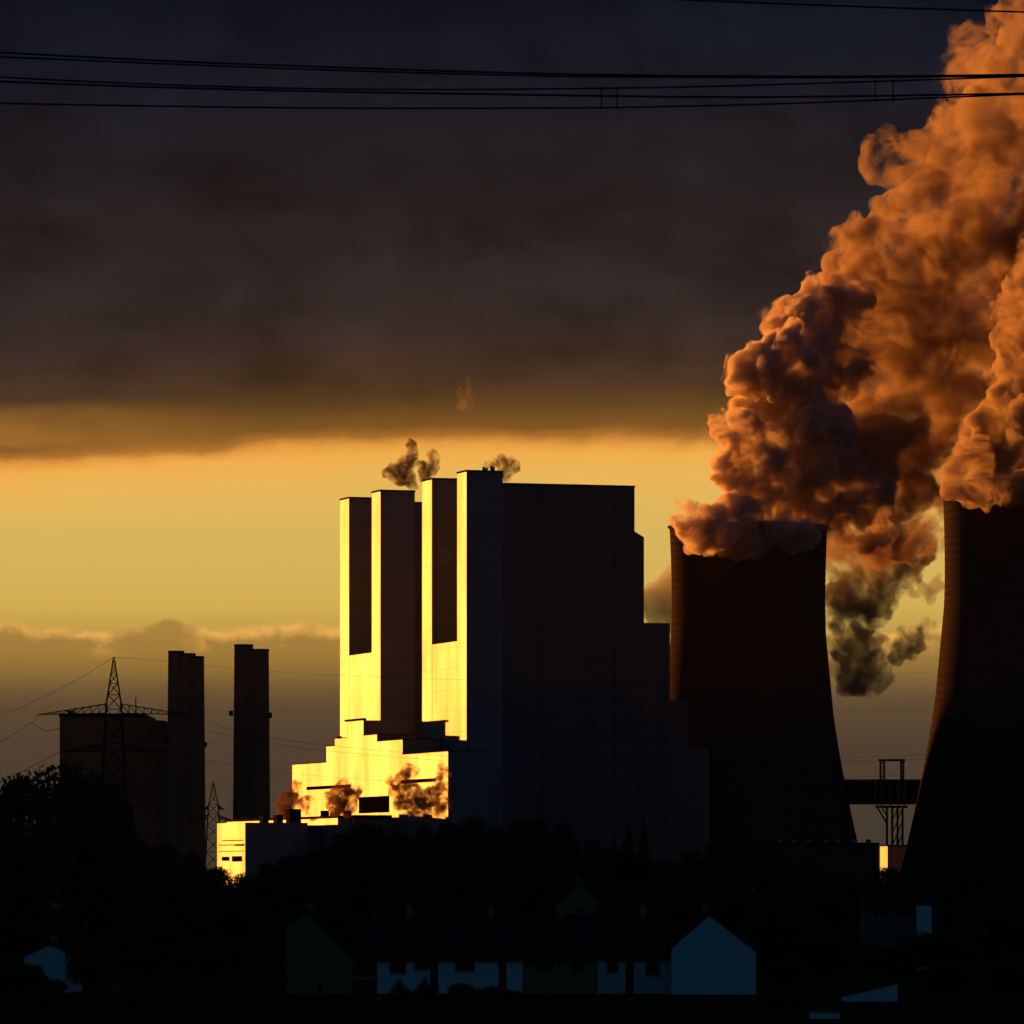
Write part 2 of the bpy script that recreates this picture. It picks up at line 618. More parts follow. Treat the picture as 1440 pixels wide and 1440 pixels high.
base = P(60, HD)
r = thing('turbine_hall', 'stepped sunlit hall at the foot of the boiler houses, tallest in its middle', 'turbine hall', (base[0], base[1], 0))
edges = [630, 566, 530, 511, 487, 471, 459, 411]
tops = [z_of(598, 1059, HD), z_of(530, 1043, HD), z_of(511, 1034.5, HD), z_of(487, 1015, HD), z_of(471, 1039, HD), z_of(459, 1050, HD), z_of(430, 1074.5, HD)]
for i, z in enumerate(tops):
    s0, s1 = s_of(edges[i], HD), s_of(edges[i+1], HD)
    o = blk(MB(), s0, s1, HD, -.06, 0, z).build('stepped_block', M['clad'], r)
    if i == 3:
        blk(MB(), s0-1.2, s1, HD-.9, HD+1.0, z, z+.9).build('roof_edge', M['clad_dark'], o)
    else:
        blk(MB(), s0+.05, s1-.05, HD-.2, -.1, z, z+.35).build('roof_edge', M['clad_dark'], o)
for pa, pb, py, hh in ((492, 432, 1107, 1.5), (612, 565, 1098, 1.5), (481, 475, 1037, 1.0)):
    zc = z_of((pa+pb)/2, py, HD)
    blk(MB(), s_of(pa, HD), s_of(pb, HD), HD-.35, HD-.003, zc-hh/2, zc+hh/2).build('louvre_shadow_band', M['shade_black'], r)
blk(MB(), s_of(546, HD), s_of(506, HD), HD-.5, HD-.003, z_of(526, 1143, HD), z_of(526, 1120, HD)).build('loading_opening', M['shade_black'], r)  # flat near-black slab paints the shaded depth of the opening
sq = s_of(411, HD)
blk(MB(), s_of(459, HD)+.1, s_of(452, HD), HD+3, -3, tops[-1], z_of(455, 1055, HD)).build('stair_block', M['clad_dark'], r)
local(r)

base = P(130, -40)
r = thing('low_wing', 'long low sunlit wing with a thin dark roof line below the stepped hall', 'building', (base[0], base[1], 0))
blk(MB(), 33, 242, -40, -23.2, 0, 38.9).build('wall', M['clad'], r)
blk(MB(), 32, 243, -40.6, -23.2, 38.9, 39.9).build('roof_edge', M['clad_dark'], r)
for s, wd, h in ((95, 3.5, 2.6), (78, 6, 1.6), (60, 3, 2.2), (150, 4, 1.8)):
    blk(MB(), s, s+wd, -36, -33, 39.9, 39.9+h).build('roof_unit', M['clad_dark'], r)
local(r)

base = P(80, -75)
r = thing('low_hall', 'low hall with a small sunlit end wall and a long shaded side', 'building', (base[0], base[1], 0))
blk(MB(), 80, 127, -75, -47, 0, 37).build('wall', M['clad'], r)
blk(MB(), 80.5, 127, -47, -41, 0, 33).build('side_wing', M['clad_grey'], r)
for s0, s1, z0, z1 in ((84, 118, 29.2, 29.6), (90, 124, 27.3, 27.7), (82, 96, 27.0, 27.8), (86, 101, 20.2, 22.6), (107, 118, 20.6, 22.4), (82, 124, 24.6, 24.9)):
    blk(MB(), s0, s1, -75.3, -75.003, z0, z1).build('louvre_shadow_band', M['shade_black'], r)  # dark strips paint the wall's brown shadows, along with railing lines
for t, wd, h, s in ((-66.5, 2.6, 3.2, 82), (-60, 2.8, 3.4, 83), (-54, 5.2, 6.0, 84), (-45.5, 4.6, 3.0, 84)):
    zb = 37.0 if t < -47 else 33.0
    o = blk(MB(), s, s+6, t, t+wd, zb, zb+h).build('roof_unit', M['clad_dark'], r)
local(r)

# ------------------------------------------------------------------ cooling towers
def tower_r(z, h, rt, rb):
    zt = .80*h                      # throat
    rth = rt*.972
    if z >= zt:
        b = (h-zt)/math.sqrt((rt/rth)**2-1)
        return rth*math.sqrt(1+((z-zt)/b)**2)
    b = zt/math.sqrt((rb/rth)**2-1)
    return rth*math.sqrt(1+((z-zt)/b)**2)


def cooling_tower(px, y, toppx, label):
    h = CAMZ+(HY-toppx)/F*y
    x = (px-720)/F*y
    rt, rb = 36.8, 58.0
    r = thing('cooling_tower', label, 'cooling tower', (x, y, 0), group='hyperboloid cooling towers')
    na = 288
    zs = list(np.linspace(9, h, 176))
    v, f = [], []
    for j, z in enumerate(zs):
        rr = tower_r(z, h, rt, rb)-(.10 if j % 3 == 0 else 0.0)      # formwork lift rings
        for i in range(na):
            w_ = 2*math.pi*i/na
            q = rr+(.06 if i % 3 == 0 else 0.0)                       # wind ribs
            v.append((q*math.cos(w_), q*math.sin(w_), z))
    for j in range(len(zs)-1):
        for i in range(na):
            a = j*na+i
            b = j*na+(i+1) % na
            f.append((a, b, b+na, a+na))
    n0 = len(v)
    for z in (zs[-1], h*.8, h*.4, 9):
        rr = tower_r(z, h, rt, rb)-1.1
        for i in range(na):
            w_ = 2*math.pi*i/na
            v.append((rr*math.cos(w_), rr*math.sin(w_), z))
    top = (len(zs)-1)*na
    for i in range(na):
        k = (i+1) % na
        f.append((top+i, top+k, n0+k, n0+i))
        for q in range(3):
            f.append((n0+q*na+i, n0+q*na+k, n0+(q+1)*na+k, n0+(q+1)*na+i))
        f.append((n0+3*na+i, n0+3*na+k, k, i))
    mb = MB()
    mb.v, mb.f = v, f
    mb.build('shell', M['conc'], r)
    mb = MB()
    for k in range(60):
        w0, w1 = 2*math.pi*k/60, 2*math.pi*(k+.5)/60
        for s_ in (1, -1):
            a = w0 if s_ > 0 else w1+math.pi/60*0
            p0 = (math.cos(w0)*(rb+1), math.sin(w0)*(rb+1), 0)
            p1 = (math.cos(w0+s_*math.pi/60)*(rb-2), math.sin(w0+s_*math.pi/60)*(rb-2), 9.3)
            mb.bar(p0, p1, .55, 6)
    mb.build('support_columns', M['conc_dark'], r)
    MB().tube([(math.cos(2*math.pi*k/96)*(rt+.5), math.sin(2*math.pi*k/96)*(rt+.5), h-.4) for k in range(97)], .45, 6).build('rim_walkway', M['steel'], r)
    return r


cooling_tower(1052.5, 2650, 740, 'cooling tower right beside the boiler house, steam spilling over its rim')
cooling_tower(1450, 2364, 680, 'nearest cooling tower, cut off by the right edge of the photo')

# conveyor bridge and lattice tower between the cooling towers
Y = 2640.0
p0, p1 = at(1187, 1098, Y), at(1330, 1098, Y)
zt, zb = p0.z, at(0, 1131, Y).z
r = thing('conveyor_bridge', 'dark enclosed conveyor gallery spanning between the two cooling towers', 'conveyor bridge', (p0.x, Y, 0))
MB().box(p0.x, p1.x, Y, Y+9, zb, zt).build('gallery', M['clad_dark'], r)
MB().prism([(p0.x, Y-.5), (p1.x, Y-.5), (p1.x, Y+9.5), (p0.x, Y+9.5)], zt, zt+.7).build('roof', M['clad_grey'], r)
for px in (1322,):
    x = at(px, 0, Y).x
    m = MB()
    for dx_ in (-3, 3):
        m.bar((x+dx_, Y+4.5, 0), (x+dx_*.5, Y+4.5, zb), .7)
    for k in range(5):
        m.bar((x-3+k*.3, Y+4.5, zb*k/5), (x+3-k*.3, Y+4.5, zb*(k+1)/5), .3)
    m.build('support', M['steel'], r)
local(r)

Y = 2470.0
g = lambda px, py: at(px, py, Y)
r = thing('lattice_tower', 'open lattice steel tower with a portal frame on top, before the gallery', 'steel tower', (g(1253, 0).x, Y, 0))
m = MB()
zt0, zt1, zmid = g(0, 1069).z, g(0, 1096).z, g(0, 1133).z
for px in (1238, 1243.5, 1267, 1270.5):
    m.bar((g(px, 0).x, Y, zt1), (g(px, 0).x, Y, zt0), .45, 5)
m.bar((g(1235, 0).x, Y, zt0), (g(1273, 0).x, Y, zt0), .5, 5)
for k in range(4):
    za, zc = zt1+(zt0-zt1)*k/4, zt1+(zt0-zt1)*(k+1)/4
    m.bar((g(1238, 0).x, Y, za), (g(1243.5, 0).x, Y, zc), .25, 4)
    m.bar((g(1270.5, 0).x, Y, za), (g(1267, 0).x, Y, zc), .25, 4)
m.build('portal_frame', M['steel'], r)
m = MB()
m.box(g(1231, 0).x, g(1273, 0).x, Y-3, Y-.5, zt1-1.0, zt1)
m.box(g(1231, 0).x, g(1276, 0).x, Y-3, Y-.5, zmid-1.0, zmid)
for px in (1231, 1240, 1252, 1263, 1272):
    m.bar((g(px, 0).x, Y-2, zmid), (g(px, 0).x, Y-2, zt1), .3, 5)
for a, b in ((1231, 1240), (1252, 1240), (1252, 1263), (1272, 1263)):
    m.bar((g(a, 0).x, Y-2, zmid), (g(b, 0).x, Y-2, zt1-1), .22, 4)
m.build('work_platform', M['steel'], r)
for px in (1247, 1254.5, 1262, 1269):
    MB().bar((g(px, 0).x, Y-1, 0), (g(px, 0).x, Y-1, zmid-1), .55, 6).build('leg', M['steel'], r)
m = MB()
m.bar((g(1234, 0).x, Y-1, zmid-1), (g(1247, 0).x, Y-1, g(0, 1158).z), .4, 5)
m.bar((g(1240, 0).x, Y-1, zmid-1), (g(1247, 0).x, Y-1, g(0, 1146).z), .3, 5)
for k in range(8):
    z0 = (zmid-1)*k/8
    z1 = (zmid-1)*(k+1)/8
    m.bar((g(1254.5, 0).x, Y-1, z0), (g(1262, 0).x, Y-1, z1), .25, 4)
    m.bar((g(1262, 0).x, Y-1, z0), (g(1269, 0).x, Y-1, z1), .25, 4)
m.build('bracing', M['steel'], r)
local(r)

# low buildings at the foot of the towers
p = at(1248, 0, 2420)
r = thing('switch_house', 'small building whose narrow end wall glows orange below the gallery', 'building', (p.x, p.y, 0))
zz = at(0, 1190, 2420).z
fx = lambda s, t: (p.x+UX*s+UY*t, p.y+UY*s-UX*t)
MB().prism([fx(0, 0), fx(0, 16), fx(8.5, 16), fx(8.5, 0)], 0, zz).build('wall', M['clad'], r)
MB().prism([fx(-.4, -.4), fx(-.4, 16.4), fx(8.9, 16.4), fx(8.9, -.4)], zz, zz+.6).build('roof', M['clad_dark'], r)
local(r)
Y = 2290.0
a, b = at(1085, 1187, Y), at(1236, 1187, Y)
r = thing('pump_building', 'long flat dark building with small roof hoods below the left tower', 'building', (a.x, Y, 0))
MB().box(a.x, b.x, Y, Y+14, 0, a.z).build('wall', M['brick_dim'], r)
MB().box(a.x-.4, b.x+.4, Y-.4, Y+14.4, a.z, a.z+.6).build('roof', M['clad_dark'], r)
for px in (1098, 1118, 1138, 1162, 1180, 1202, 1222):
    q = at(px, 0, Y)
    MB().prism([(q.x-1, Y+2), (q.x+1, Y+2), (q.x+1, Y+5), (q.x-1, Y+5)], a.z+.6, [a.z+1.9, a.z+1.9, a.z+1.3, a.z+1.3]).build('roof_hood', M['frame'], r)
local(r)

# ------------------------------------------------------------------ older plant at the left
Y = 3600.0
g = lambda px, py: at(px, py, Y)
r = thing('old_boiler_house', 'old dark boiler house with a stepped right side behind the pylon', 'boiler house', (g(150, 0).x, Y, 0))
for (xa, xb, yt, d) in ((84, 207, 1005, 90), (207.2, 231, 1013, 80), (231.2, 262, 1022, 60)):
    MB().box(g(xa, 0).x, g(xb, 0).x, Y, Y+d, 0, g(0, yt).z).build('block', M['brick'], r)
MB().box(g(94, 0).x, g(102, 0).x, Y+3, Y+20, g(0, 1005).z, g(0, 999).z).build('roof_house', M['brick'], r)
MB().box(g(84, 0).x-.6, g(207, 0).x, Y-.8, Y-.02, g(0, 1008).z, g(0, 1005).z+.8).build('parapet', M['clad_dark'], r)
MB().bar((g(190, 0).x, Y+6, g(0, 1005).z), (g(190, 0).x, Y+6, g(0, 980).z), .35, 5).build('mast', M['steel'], r)
local(r)


def chimney(flues, xl0, xr0, ytop_body, label, platforms):
    cx = (xl0+xr0)/2
    r = thing('chimney', label, 'chimney', (at(cx, 0, Y).x, Y-60, 0), group='multi-flue chimneys of the older plant')
    yy = Y-60
    for (xa, xb, yt) in flues:
        top = at((xa+xb)/2, yt, yy)
        rad = (xb-xa)/2/F*yy
        k = (xl0+xr0)/2
        xbot = ((xa+xb)/2-k)*1.12+k
        bot = at(xbot, HY, yy)
        pts = []
        n = 28
        m = MB()
        m.bar((bot.x, yy, 0), (top.x, yy, top.z), rad*1.12, n, rad)
        o = m.build('flue', M['conc_dark'], r)
        MB().bar((top.x, yy, top.z), (top.x, yy, top.z+1.2), rad*1.03, n).build('flue_cap', M['clad_dark'], o)
    for px, py in platforms:
        q = at(px, py, yy)
        MB().box(q.x-1.3, q.x+1.3, yy-1, yy+1, q.z-1.6, q.z+1.6).build('platform', M['steel'], r)
    return local(r)


chimney([(236.5, 259, 918), (249, 275, 921.5), (262, 287, 925.5)], 236.5, 287, 918,
        'old three-flue chimney stepping down to the right, beside the old boiler house', [(288, 1047), (234, 1040)])
chimney([(329.5, 356, 909), (345, 368, 915.5), (354, 378, 915.5)], 329.5, 378, 909,
        'old chimney standing alone between its three-step twin and the sunlit hall', [(325, 1003), (379.5, 1006)])

# ------------------------------------------------------------------ pylons and wires
def pylon(px, y, ytop, arms, label, scale=1.0, base_half=4.2):
    """arms: list of (row, half span px left, half span px right, depth px)"""
    top = at(px, ytop, y)
    x = top.x
    r = thing('electricity_pylon', label, 'pylon', (x, y, 0), group='lattice pylons')
    H = top.z
    rad = .085*scale
    za = at(0, arms[0][0], y).z
    hw = lambda z: .12+(1.55*scale-.12)*(H-z)/(H-za) if z > za else 1.55*scale+(base_half-1.55*scale)*(za-z)/za
    m = MB()
    for sx in (-1, 1):
        for sy in (-1, 1):
            m.bar((x+sx*hw(0), y+sy*hw(0), 0), (x+sx*hw(za), y+sy*hw(za), za), rad*1.5, 5)
            m.bar((x+sx*hw(za), y+sy*hw(za), za), (x+sx*.1, y+sy*.1, H), rad*1.2, 5)
    n = 20
    z = 0.0
    while z < H-1.5:
        st = max(hw(z)*1.9, .9)
        z2 = min(z+st, H)
        for sy in (-1, 1):
            m.bar((x-hw(z), y+sy*hw(z), z), (x+hw(z2), y+sy*hw(z2), z2), rad*.7, 4)
            m.bar((x+hw(z), y+sy*hw(z), z), (x-hw(z2), y+sy*hw(z2), z2), rad*.7, 4)
            m.bar((x-hw(z2), y+sy*hw(z2), z2), (x+hw(z2), y+sy*hw(z2), z2), rad*.6, 4)
        z = z2
    m.build('mast', M['steel'], r)
    for (row, l_, r_, dep) in arms:
        z1 = at(0, row, y).z
        z0 = at(0, row+dep, y).z
        for s_, half in ((-1, l_), (1, r_)):
            m = MB()
            tip = Vector((x+s_*half/F*y, y, z0-.15*(z1-z0)))
            for sy in (-1, 1):
                a = Vector((x+s_*hw(z1), y+sy*hw(z1), z1))
                b = Vector((x+s_*hw(z0), y+sy*hw(z0), z0))
                m.bar(a, tip, rad, 4)
                m.bar(b, tip, rad, 4)
                k = 9
                for q in range(k):
                    f0, f1 = q/k, (q+1)/k
                    m.bar(a.lerp(tip, f0), b.lerp(tip, f1), rad*.6, 4)
                    m.bar(b.lerp(tip, f0), a.lerp(tip, f0), rad*.6, 4)
            m.build('crossarm', M['steel'], r)
    return local(r)


pylon(160, 1200, 924, [(990, 106, 106, 13), (1046, 76, 76, 10)], 'lattice pylon with a broad crossarm in front of the old boiler house')
pylon(300, 2745, 1098, [(1132, 14, 16, 6), (1146, 26, 26, 6)], 'small distant pylon between the two old chimneys', 1.5, 5)


def wire(name, pts, y0, y1, rad, label, group=None, n=40, cat='wire'):
    """pts: photo pixels along the wire, distance running from y0 to y1"""
    if pts[0][0] > pts[-1][0]:
        pts = pts[::-1]
        y0, y1 = y1, y0
    xs = [p[0] for p in pts]
    ys = [p[1] for p in pts]
    # smooth interpolation through the given points
    def f(x):
        for i in range(len(xs)-1):
            if x <= xs[i+1] or i == len(xs)-2:
                break
        h = xs[i+1]-xs[i]
        t = (x-xs[i])/h
        def slope(k):
            if k == 0:
                return (ys[1]-ys[0])/(xs[1]-xs[0])
            if k == len(xs)-1:
                return (ys[-1]-ys[-2])/(xs[-1]-xs[-2])
            return (ys[k+1]-ys[k-1])/(xs[k+1]-xs[k-1])
        m0, m1 = slope(i)*h, slope(i+1)*h
        return (2*t**3-3*t**2+1)*ys[i]+(t**3-2*t**2+t)*m0+(-2*t**3+3*t**2)*ys[i+1]+(t**3-t**2)*m1
    out = []
    for k in range(n+1):
        x = xs[0]+(xs[-1]-xs[0])*k/n
        out.append(at(x, f(x), y0+(y1-y0)*k/n))
    o = MB().tube(out, rad, 5).build(name, M['wire'], None)
    if label:
        tag(o, label, cat, group)
    return o


# near bundle crossing the top of the picture
Yn = 125.0
r = thing('conductor_bundle', 'bundle of dark conductors with spacers crossing the upper sky', 'power line', (0, Yn, 27))
bund = [([(-60, 71), (0, 74), (240, 86), (480, 95), (780, 104), (1140, 107.5), (1440, 105), (1500, 104)], 0.0, .022),
        ([(-60, 77), (0, 80), (240, 90), (480, 99), (780, 107), (1140, 109), (1440, 107), (1500, 106)], .3, .02),
        ([(-60, 105), (0, 108.5), (200, 118), (400, 124), (580, 126), (780, 125), (980, 122), (1140, 117.5), (1440, 107.5), (1500, 105)], .9, .02),
        ([(-60, 111), (0, 114.5), (200, 122), (400, 127.5), (780, 134), (980, 136.5), (1140, 136), (1440, 131.5), (1500, 130)], 0.0, .024),
        ([(-60, 143.5), (0, 145.5), (400, 151.5), (780, 152), (980, 149), (1140, 144.5), (1440, 132.5), (1500, 130)], .9, .02)]
for pts, dy_, rad in bund:
    o = wire('conductor', pts, Yn+dy_, Yn+dy_, rad, None, n=60)
    o.parent = r
for xa, xb, ya, yb, yc, yd in ((846, 868, 124.5, 124.0, 151.5, 151.0), (1231, 1256, 114.8, 113.8, 141.2, 140.2)):
    a, b, c, d = at(xa, ya, Yn+.9), at(xb, yb, Yn+.9), at(xb, yd, Yn+.9), at(xa, yc, Yn+.9)
    for qa, qb in ((a, d), (b, c)):
        m = MB()
        m.bar(qa, qb, .016, 6)
        for q in (qa, qb):
            m.bar(q+Vector((-.035, 0, 0)), q+Vector((.035, 0, 0)), .034, 8)
        m.build('spacer', M['steel'], r)
local(r)
wire('earth_wire', [(900, -4), (970, 0), (1200, 9), (1440, 17), (1500, 19)], 128, 128, .022, 'single wire at the very top right above the steam')

gl = 'wires leaving the pylon to the right'
for k, (d0, d1, d2, lab) in enumerate(((0, 0, 0, 'upper wire sagging away right from the pylon crossarm tip'),
                                       (13, 8, 6, 'lower wire sagging away right from the pylon crossarm tip'))):
    wire('line_wire', [(266-k*50, 1003+d0*.3), (330, 1028+d1), (470, 1049+d1), (760, 1071+d2), (1000, 1071+d2), (1320, 1060+d2), (1560, 1040+d2)],
         1200, 1420, .03, lab, gl, 60)
wire('line_wire', [(160, 924), (236, 930), (330, 940), (480, 950), (800, 958), (1200, 950), (1560, 930)], 1200, 1420, .022,
     'thin earth wire running right from the pylon peak', gl, 60)
wire('line_wire', [(236, 1058), (330, 1076), (470, 1093), (760, 1108), (1000, 1104), (1560, 1070)], 1200, 1420, .024,
     'lowest wire running right from the pylon lower crossarm', gl, 60)
gl = 'wires leaving the pylon to the left'
wire('line_wire', [(54, 1005), (44, 1016), (0, 1043), (-80, 1085)], 1200, 1150, .04, 'wire dropping left from the pylon crossarm tip', gl, 24)
wire('line_wire', [(160, 924), (110, 955), (40, 990), (-60, 1030)], 1200, 1150, .035, 'faint wire dropping left from the pylon peak', gl, 24)
wire('line_wire', [(84, 1024), (66, 1028), (52, 1021), (44, 1016)], 1199, 1199, .06, 'slack jumper loop under the left crossarm tip', gl, 16)
wire('line_wire', [(84, 1057), (30, 1085), (-60, 1120)], 1200, 1150, .05, 'wire dropping left from the pylon lower crossarm', gl, 16)

# ------------------------------------------------------------------ houses
def window(parent, x0, x1, z0, z1, y):
    fr = MB()
    t = .09
    fr.box(x0, x1, y-.06, y-.003, z0, z0+t).box(x0, x1, y-.06, y-.003, z1-t, z1)
    fr.box(x0, x0+t, y-.06, y-.003, z0+t, z1-t).box(x1-t, x1, y-.06, y-.003, z0+t, z1-t)
    fr.box((x0+x1)/2-.04, (x0+x1)/2+.04, y-.06, y-.003, z0+t, z1-t)
    o = fr.build('window', M['frame'], parent)
    MB().box(x0+.02, x1-.02, y-.03, y-.004, z0+.02, z1-.02).build('pane', M['glass'], o)
    MB().box(x0-.1, x1+.1, y-.16, y-.004, z0-.1, z0-.002).build('sill', M['frame'], o)
    return o


def row_house(px0, px1, y, eave, ridge, depth, wall, label, wins, doors, skylights=(), chimneys=(), group=None, name='terraced_house'):
    """ridge along the picture; rows given in photo pixels"""
    x0, x1 = at(px0, 0, y).x, at(px1, 0, y).x
    ze = at(0, eave, y).z
    zr = at(0, ridge, y+depth/2).z
    r = thing(name, label, 'house', ((x0+x1)/2, y, 0), group=group)
    m = MB()
    pts = [(x0+.02, y, 0), (x0+.02, y+depth, 0), (x0+.02, y+depth, ze), (x0+.02, y+depth/2, zr), (x0+.02, y, ze)]
    pts += [(x1-.02, p[1], p[2]) for p in pts]
    m.poly(pts, [(0, 1, 2, 3, 4), (9, 8, 7, 6, 5), (0, 5, 6, 1), (1, 6, 7, 2), (2, 7, 8, 3), (3, 8, 9, 4), (4, 9, 5, 0)])
    m.build('wall', wall, r)
    k = (zr-ze)/(depth/2)
    m = MB()
    for s_ in (0, 1):
        ya, yb = (y-.5, y+depth/2) if s_ == 0 else (y+depth+.5, y+depth/2)
        za, zb_ = ze-.5*k+.06, zr+.06
        q = [(x0-.03, ya, za), (x1-.03, ya, za), (x1-.03, yb, zb_), (x0-.03, yb, zb_)]
        q += [(p[0], p[1], p[2]+.22) for p in q]
        m.poly(q, [(0, 1, 2, 3), (7, 6, 5, 4), (0, 4, 5, 1), (1, 5, 6, 2), (2, 6, 7, 3), (3, 7, 4, 0)])
    rf = m.build('roof', M['tile'], r)
    for (wx, wy) in skylights:
        q0 = at(wx, wy, y+depth*.25)
        zz_ = lambda yy: ze+(yy-y)*k+.30
        ya, yb = y+depth*.18, y+depth*.33
        MB().poly([(q0.x-.6, ya, zz_(ya)), (q0.x+.6, ya, zz_(ya)), (q0.x+.6, yb, zz_(yb)), (q0.x-.6, yb, zz_(yb)),
                   (q0.x-.6, ya, zz_(ya)+.12), (q0.x+.6, ya, zz_(ya)+.12), (q0.x+.6, yb, zz_(yb)+.12), (q0.x-.6, yb, zz_(yb)+.12)],
                  [(0, 1, 2, 3), (7, 6, 5, 4), (0, 4, 5, 1), (1, 5, 6, 2), (2, 6, 7, 3), (3, 7, 4, 0)]).build('skylight', M['glass'], rf)
    for cx_ in chimneys:
        xq = at(cx_, 0, y).x
        MB().box(xq-.35, xq+.35, y+depth/2-.6, y+depth/2+.1, zr-.4, zr+1.1).build('chimney', M['brick'], rf)
    for (wa, wb, ya, yb) in wins:
        window(r, at(wa, 0, y).x, at(wb, 0, y).x, at(0, yb, y).z, at(0, ya, y).z, y)
    for (wa, wb, ya) in doors:
        o = MB().box(at(wa, 0, y).x, at(wb, 0, y).x, y-.08, y-.004, 0.02, at(0, ya, y).z).build('door', M['clad_dark'], r)
        MB().box(at(wb, 0, y).x-.2, at(wb, 0, y).x-.1, y-.14, y-.082, 1.0, 1.15).build('handle', M['steel'], o)
    MB().bar((x0+.1, y-.58, ze-.5*k+.02), (x1-.1, y-.58, ze-.5*k+.02), .07, 6).build('gutter', M['steel'], r)
    return local(r)


def gable_house(pl, papex, pr, y, rl, rapex, rr_, depth, wall, label, name='gabled_house', group=None, wins=()):
    """gable end towards the eye"""
    xl, xa, xr = at(pl, 0, y).x, at(papex, 0, y).x, at(pr, 0, y).x
    zl, za, zr = at(0, rl, y).z, at(0, rapex, y).z, at(0, rr_, y).z
    r = thing(name, label, 'house', ((xl+xr)/2, y, 0), group=group)
    pts = [(xl, y, 0), (xr, y, 0), (xr, y, zr), (xa, y, za), (xl, y, zl)]
    pts += [(p[0], y+depth, p[2]) for p in pts]
    MB().poly(pts, [(0, 1, 2, 3, 4), (9, 8, 7, 6, 5), (0, 5, 6, 1), (1, 6, 7, 2), (2, 7, 8, 3), (3, 8, 9, 4), (4, 9, 5, 0)]).build('wall', wall, r)
    m = MB()
    for (xe, ze) in ((xl, zl), (xr, zr)):
        d = Vector((xe-xa, 0, ze-za))
        e = Vector((xa, 0, za))+d*1.06
        q = [(xa, y-.15, za+.05), (e.x, y-.15, e.z+.05), (e.x, y+depth+.15, e.z+.05), (xa, y+depth+.15, za+.05)]
        q += [(p[0], p[1], p[2]+.22) for p in q]
        m.poly(q, [(0, 1, 2, 3), (7, 6, 5, 4), (0, 4, 5, 1), (1, 5, 6, 2), (2, 6, 7, 3), (3, 7, 4, 0)])
    rf = m.build('roof', M['tile'], r)
    MB().box(xa-.4, xa+.3, y+depth*.6, y+depth*.6+.7, za-.6, za+1.0).build('chimney', M['brick'], rf)
    for (wa, wb, ya, yb) in wins:
        window(r, at(wa, 0, y).x, at(wb, 0, y).x, at(0, yb, y).z, at(0, ya, y).z, y)
    return local(r)


gr = 'row of terraced houses with white fronts'
row_house(530, 735, 640, 1345, 1287, 10, M['white'], 'white terraced house, longest of its row, behind two small conifers',
          [(548, 571, 1350, 1369), (583, 604, 1350, 1364), (640, 668, 1350, 1366)], [(605, 616, 1350), (701, 712, 1350)],
          [(522, 1297), (706, 1297), (632, 1297)], [(575,), (690,)] and [575, 690], gr)
row_house(735, 840, 640.4, 1345, 1288, 10, M['cream'], 'grey terraced house between two paler houses of the row',
          [(752, 780, 1350, 1366), (804, 822, 1350, 1372)], [], [(818, 1297)], [790], gr)
row_house(840, 945, 640, 1344, 1287, 10, M['mint'], 'pale terraced house joined to the big white gable',
          [(853, 870, 1347, 1368), (908, 928, 1347, 1372)], [(880, 891, 1352)], [], [905], gr)
gable_house(945, 997, 1063, 636, 1333, 1287, 1338, 13, M['white'], 'white house with a broad blank gable wall facing the viewer')
gable_house(403, 433, 495, 638, 1303, 1283, 1345, 12, M['cream'], 'grey house with a lopsided gable at the end of the row')
gable_house(782, 815, 846, 830, 1272, 1241, 1272, 11, M['cream'], 'small dim gabled house behind the terrace roofs', wins=[(808, 820, 1276, 1284)])
row_house(1215, 1318, 800, 1274, 1242, 9, M['clad_grey'], 'dark house with a white side bay below the switch house',
          [(1228, 1246, 1280, 1292), (1262, 1280, 1280, 1292)], [], [], [1245], None, 'detached_house')
o = [c for c in COL.objects if c.name.startswith('detached_house')][-1]
q0, q1 = at(1290, 1297, 797), at(1310, 1274, 797)
b_ = MB().box(q0.x, q1.x, 797, 799.9, 0, q1.z).build('bay', M['white'], o)
b_.matrix_parent_inverse = Matrix.Translation(-Vector(o.location))
gable_house(34, 70, 106, 648, 1346, 1329, 1346, 10, M['white'], 'white house mostly hidden among the big trees at far left')
# small white outbuildings
Y = 600.0
q0, q1 = at(1186, 0, Y).x, at(1262, 0, Y).x
r = thing('garden_shed', 'low white garden shed with a sloping roof, right of the gabled house', 'shed', ((q0+q1)/2, Y, 0))
za, zb_ = at(0, 1401, Y).z, at(0, 1383, Y).z
MB().prism([(q0, Y), (q1, Y), (q1, Y+4), (q0, Y+4)], 0, [za, zb_, zb_, za]).build('wall', M['white'], r)
MB().poly([(q0-.2, Y-.2, za-.02), (q1+.2, Y-.2, zb_+.04), (q1+.2, Y+4.2, zb_+.04), (q0-.2, Y+4.2, za-.02),
           (q0-.2, Y-.2, za+.1), (q1+.2, Y-.2, zb_+.16), (q1+.2, Y+4.2, zb_+.16), (q0-.2, Y+4.2, za+.1)],
          [(0, 1, 2, 3), (7, 6, 5, 4), (0, 4, 5, 1), (1, 5, 6, 2), (2, 6, 7, 3), (3, 7, 4, 0)]).build('roof', M['tile'], r)
local(r)
Y = 530.0
r = thing('garden_wall', 'short white garden wall at the bottom edge of the photo', 'wall', (at(1160, 0, Y).x, Y, 0))
MB().box(at(1139, 0, Y).x, at(1181, 0, Y).x, Y, Y+.4, -.1, at(0, 1423, Y).z-.08).build('wall', M['white'], r)
MB().box(at(1138, 0, Y).x, at(1182, 0, Y).x, Y-.05, Y+.45, at(0, 1423, Y).z-.08, at(0, 1422, Y).z).build('coping', M['cream'], r)
local(r)
Y = 612.0
r = thing('carport', 'low flat carport between the lopsided gable and the conifers', 'carport', (at(487, 0, Y).x, Y, 0))
xa, xb = at(446, 0, Y).x, at(528, 0, Y).x
MB().box(xa, xb, Y, Y+5, 2.05, 2.3).build('roof', M['cream'], r)
